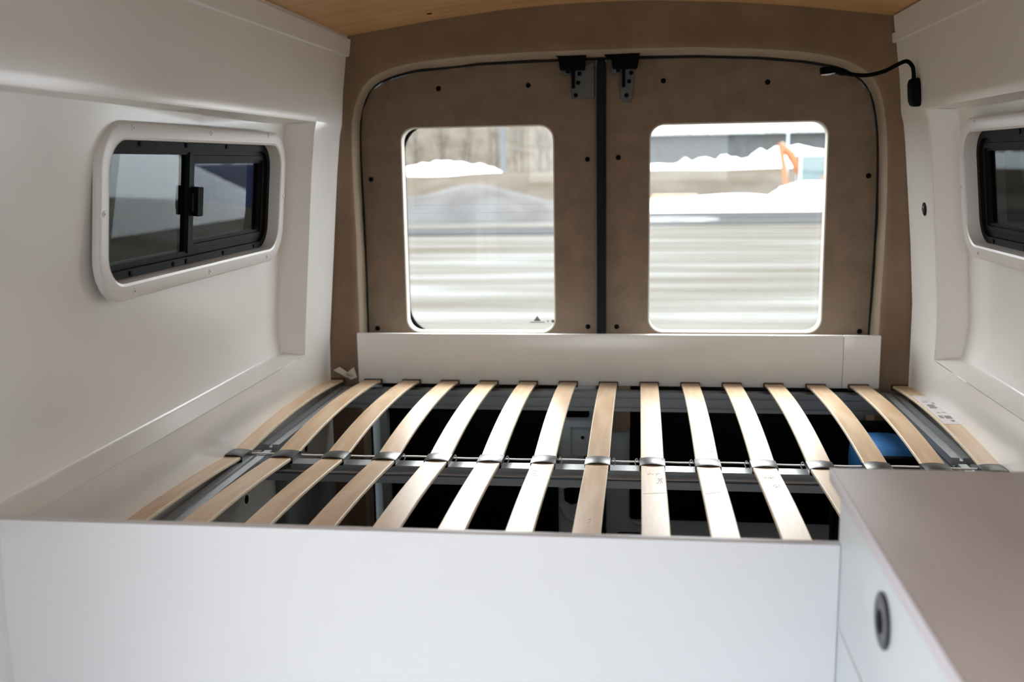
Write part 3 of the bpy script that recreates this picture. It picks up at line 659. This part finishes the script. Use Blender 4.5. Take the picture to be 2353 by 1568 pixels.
# ------------------------------------------------------------------ outside
GZ = -.60
SNOW = mat('snow', (.78, .80, .84), .8, spec=.2, var=.03, vscale=.8)
DIRTY = mat('dirty_snow', (.070, .067, .066), .95, spec=0, col2=(.100, .097, .097), vscale=.5)
SOIL = mat('brown_brush', (.066, .055, .043), .95, spec=0, col2=(.092, .081, .068), vscale=.35)
ASPH = mat('wet_asphalt', (.042, .042, .0425), .95, spec=0, col2=(.062, .062, .063), vscale=.4, stretch=(.2, 2, 1))
BARK = mat('bare_bark', (.060, .050, .042), .9)
ORANGE = mat('orange_paint', (.28, .10, .035), .45)
CONC = mat('blue_grey_cladding', (.07, .075, .078), .7)
DIRTY2 = mat('thin_snow', (.10, .10, .102), .95, spec=0, col2=(.19, .19, .19), vscale=1.2)
GRAV = bpy.data.materials.new('gravel_and_snow'); GRAV.use_nodes = True
t = GRAV.node_tree; b = t.nodes['Principled BSDF']; b.inputs['Roughness'].default_value = 1; b.inputs['Specular IOR Level'].default_value = 0
tc = t.nodes.new('ShaderNodeTexCoord'); mp = t.nodes.new('ShaderNodeMapping'); mp.inputs['Scale'].default_value = (.10, .75, 1)
n1 = t.nodes.new('ShaderNodeTexNoise'); n1.inputs['Scale'].default_value = 1.3; n1.inputs['Detail'].default_value = 5
rp = t.nodes.new('ShaderNodeValToRGB'); e = rp.color_ramp.elements
e[0].position = .36; e[0].color = (.068, .062, .050, 1); e[1].position = .66; e[1].color = (.128, .128, .126, 1)
x_ = e.new(.47); x_.color = (.088, .084, .076, 1); x_ = e.new(.56); x_.color = (.100, .097, .088, 1)
t.links.new(tc.outputs['Object'], mp.inputs[0]); t.links.new(mp.outputs[0], n1.inputs['Vector']); t.links.new(n1.outputs[0], rp.inputs[0]); t.links.new(rp.outputs[0], b.inputs['Base Color'])
bm = bmesh.new(); bmesh.ops.create_grid(bm, x_segments=40, y_segments=40, size=160)
for v in bm.verts: v.co.z = GZ; v.co.y += 60
g = finish('ground', bm, GRAV); tag(g, 'pale gravel yard streaked with thin snow behind the van', 'ground', kind='structure')
def heap(name, x0, x1, y0, y1, h, m_, label, cat, seed, nx=26, ny=10, lump=.25, group=None, base=GZ, rag=0):
    rr = random.Random(seed); bm = bmesh.new(); ph = [rr.uniform(0, 6.28) for _ in range(8)]; fr_ = [rr.uniform(.25, 1.3) for _ in range(8)]
    V = []
    for j in range(ny+1):
        row = []
        for i in range(nx+1):
            u, v = i/nx, j/ny; x, y = x0+(x1-x0)*u, y0+(y1-y0)*v
            e_ = min(1, (math.sin(math.pi*u))**.55)*(math.sin(math.pi*v))**.8
            q = sum(math.sin(fr_[k]*x+ph[k]+.7*fr_[(k+3) % 8]*y) for k in range(8))/8
            row.append(bm.verts.new((x, y, base-.05+(h+.05)*e_*(1+lump*2*q)+rag*rr.uniform(-1, 1)*e_)))
        V.append(row)
    for j in range(ny):
        for i in range(nx): bm.faces.new((V[j][i], V[j][i+1], V[j+1][i+1], V[j+1][i]))
    bm.faces.new([V[0][i] for i in range(nx, -1, -1)]+[V[j][0] for j in range(1, ny+1)]+[V[ny][i] for i in range(1, nx+1)]+[V[j][nx] for j in range(ny-1, 0, -1)])
    o = finish(name, bm, m_, None, True, 60); return tag(o, label, cat, group)
heap('snow_heap', -11.5, -2.6, 35, 41, 1.35, DIRTY, 'large grey snow heap seen through the left rear window', 'snow heap', 3)
heap('snow_bank', -1.2, 7.5, 41.5, 46, .60, SNOW, 'low white snow bank beyond the yard, right rear window', 'snow bank', 5, lump=.12)
heap('snow_heap', 5.6, 10.5, 46.2, 48.9, 1.02, SNOW, 'rounded white snow heap in front of the excavator', 'snow heap', 8, lump=.1)
heap('earth_berm', -40, 45, 56, 68, 1.55, SOIL, 'long brown earth berm behind the snow heaps', 'berm', 11, 60, lump=.05)
heap('snow_ridge', -46, -8, 73, 84, 2.75, SNOW, 'white snow ridge above the berm in the left rear window', 'snow ridge', 14, 70, lump=.35, rag=.30)
heap('snow_patch', -2.5, 3.9, 33.2, 39.5, .06, DIRTY2, 'thin white snow patch on the yard, right rear window', 'snow patch', 9, lump=.1)
heap('snow_ridge', -7.6, 40, 74, 86, 2.55, SNOW, 'white snow ridge above the berm in the right rear window', 'snow ridge', 21, 90, lump=.2, rag=.45)
heap('hillside', -110, -4, 112, 190, 14, SOIL, 'brown wooded hillside behind the yard on the left', 'hill', 30, 40, 12, .08)
heap('hillside', -3, 110, 126, 200, 5.2, SOIL, 'low brown hillside behind the yard on the right', 'hill', 33, 40, 12, .08)
rd = bmesh.new(); box(rd, -60, -.6, 29.4, 32.6, GZ, GZ+.03, .01); tag(finish('road', rd, ASPH), 'dark wet asphalt strip before the grey snow heap', 'road', kind='structure')
rd = bmesh.new(); box(rd, -.5, 60, 33.5, 41.2, GZ, GZ+.03, .01); tag(finish('road', rd, ASPH), 'grey wet asphalt strip before the white snow bank', 'road', kind='structure')
# bare trees
def tree_mesh(seed, h):
    rr = random.Random(seed); bm = bmesh.new()
    tube(bm, [(0, 0, 0), (.05, 0, h*.5), (0, .1, h)], [.14, .09, .03], 6)
    for k in range(16):
        z = h*(.25+.7*k/16); a = rr.uniform(0, 6.28); l = (h-z)*.45+.5
        p1 = Vector((math.cos(a)*l*.6, math.sin(a)*l*.6, z+l*.5)); p2 = Vector((math.cos(a)*l, math.sin(a)*l, z+l*1.1))
        tube(bm, [(0, 0, z), p1, p2], [.06, .04, .015], 4)
        for _ in range(3):
            b_ = rr.uniform(0, 6.28); q = p1.lerp(p2, rr.random()); tube(bm, [q, q+Vector((math.cos(b_)*.7, math.sin(b_)*.7, .8))], [.03, .01], 3)
    bmesh.ops.recalc_face_normals(bm, faces=bm.faces[:]); me = bpy.data.meshes.new('bare_tree'); bm.to_mesh(me); bm.free(); me.materials.append(BARK); return me
tms = [tree_mesh(s_, h_) for s_, h_ in ((1, 7), (2, 5.5), (3, 8))]
rr = random.Random(5)
for k in range(46):
    left = k < 28
    o = bpy.data.objects.new('bare_tree', tms[k % 3]); link(o)
    kk = k if left else k-28
    o.location = ((-40+2.6*(kk % 14)+(1.3 if kk >= 14 else 0), 98.5+5*(kk//14)+rr.uniform(-.5, .5), GZ-.1) if left else (.5+2.9*(kk % 9)+(1.4 if kk >= 9 else 0), 99.5+4.5*(kk//9)+rr.uniform(-.5, .5), GZ-.1))
    o.rotation_euler.z = rr.uniform(0, 6.28); s_ = rr.uniform(.8, 1.0) if left else rr.uniform(.6, .75); o.scale = (s_*.42, s_*.42, s_)
    tag(o, 'bare brown tree in the thicket seen blurred through the %s rear window' % ('left' if left else 'right'), 'tree', 'bare trees through the %s rear window' % ('left' if left else 'right'))
# long low building with snow on its roof
bd = empty('warehouse', (26, 118, GZ), 'long low building with a snow covered roof, top of the right rear window', 'building')
bm = bmesh.new(); box(bm, 0, 62, 115, 122, GZ, 4.15, .02)
finish('wall', bm, CONC, bd)
B('snow_roof', -1, 63, 113.6, 123, 4.15, 7.2, SNOW, bd, .3)
for k in range(0): B('window', 3+6.5*k, 6.5+6.5*k, 114.9, 115.02, 2.6, 4.0, mat('far_window', (.10, .13, .15), .2) if k == 0 else bpy.data.materials['far_window'], bd, .02)
# poles
for (x, y, h, r, lb) in ((7.3, 52, 3.9, .055, 'thin grey post standing beside the excavator'), (-11.5, 85.5, 9, .25, 'pale blue-grey pole among the trees, left rear window')):
    bm = bmesh.new(); tube(bm, [(x, y, GZ), (x, y, GZ+h)], [r, r*.8], 10); box(bm, x-r*2.2, x+r*2.2, y-r*2.2, y+r*2.2, GZ, GZ+.12, .01)
    tag(finish('post', bm, CONC if y > 60 else STEEL, None, True), lb, 'post')
# excavator
ex = empty('excavator', (9.0, 50, GZ), 'orange excavator with glazed cab behind the white snow heap', 'excavator')
for dy in (-.55, .55):
    bm = bmesh.new(); P = rrect(1.25, .26, .25, 6, 9.2, GZ+.28); prism(bm, P, lambda u, v, d: Vector((u, 50+dy+d, v)), -.2, .2); finish('track', bm, BLACK, ex)
bm = bmesh.new(); box(bm, 8.5, 10.4, 49.4, 50.7, GZ+.62, GZ+1.35, .12, 3); finish('body', bm, ORANGE, ex, True)
bm = bmesh.new(); box(bm, 10.3, 10.75, 49.4, 50.7, GZ+.55, GZ+1.45, .15, 3); finish('counterweight', bm, STEEL, ex, True)
bm = bmesh.new()
for (a, c_) in ((7.55, 49.45), (8.95, 49.45), (7.55, 50.35), (8.95, 50.35)): box(bm, a-.04, a+.04, c_-.04, c_+.04, GZ+.8, GZ+2.2)
box(bm, 7.5, 9.0, 49.4, 50.4, GZ+2.18, GZ+2.28, .03); box(bm, 7.5, 9.0, 49.4, 50.4, GZ+.62, GZ+.95, .03); cb = finish('cab', bm, STEEL, ex)
TEAL = mat('cab_glazing', (.10, .135, .135), .15)
B('cab_glass', 7.58, 8.92, 49.42, 50.38, GZ+.95, GZ+2.18, TEAL, cb, .01)
bm = bmesh.new(); tube(bm, [(7.9, 49.8, GZ+.9), (7.1, 49.6, GZ+2.3), (6.6, 49.5, GZ+2.75)], [.2, .22, .16], 6); finish('boom', bm, ORANGE, ex, True)
bm = bmesh.new(); tube(bm, [(6.6, 49.5, GZ+2.8), (6.85, 49.4, GZ+1.3), (6.9, 49.4, GZ+.75)], [.14, .12, .10], 6); finish('dipper_arm', bm, ORANGE, ex, True)
bm = bmesh.new(); prism(bm, [(6.65, .75), (7.05, .8), (7.1, .3), (6.75, .05), (6.5, .25)], lambda u, v, d: Vector((u, 49.4+d, GZ+v)), -.3, .3); finish('bucket', bm, STEEL, ex)
bm = bmesh.new()
for k in range(3): tube(bm, [(.4+.1*k, 47.6+.4*k, GZ+.12+.13*k), (2.9-.1*k, 47.6+.4*k, GZ+.12+.13*k)], .12, 8)
o = finish('orange_pipe_bundle', bm, ORANGE, None, True); tag(o, 'orange pipes lying on the ground behind the snow bank', 'pipes')
# to the left and right of the van
cn = empty('shipping_container', (-10.6, 26.2, GZ), 'blue container seen through the left side window', 'container')
CB = mat('blue_container', (.02, .07, .26), .5)
bm = bmesh.new(); box(bm, -11.6, -9.4, 25, 27.4, GZ+.1, GZ+2.2, .03)
for k in range(10): box(bm, -11.5+.21*k, -11.4+.21*k, 24.96, 25.02, GZ+.25, GZ+2.05)
finish('body', bm, CB, cn)
for (x, y) in ((-11.5, 25.1), (-9.5, 25.1), (-11.5, 27.3), (-9.5, 27.3)): B('corner_post', x-.09, x+.09, y-.11, y+.11, GZ, GZ+2.25, CB, cn, .01)
bm = bmesh.new(); box(bm, -40, -5, -20, 20, GZ, GZ+.02, .01); tag(finish('yard', bm, ASPH), 'dark asphalt yard on the left of the van', 'yard', kind='structure')
heap('earth_berm', -26, -5.4, 20.3, 24.7, 1.62, SOIL, 'dark earth berm seen through the left side window', 'berm', 41, lump=.15)
heap('snow_heap', -26, -12.6, 28, 36, 4.6, SNOW, 'tall snow heap seen through the left side window', 'snow heap', 44, lump=.3)
heap('snow_heap', 4.7, 24, 7, 21, 2.7, SNOW, 'mottled snow heap seen through the right side window', 'snow heap', 47, 40, 16, lump=.22)
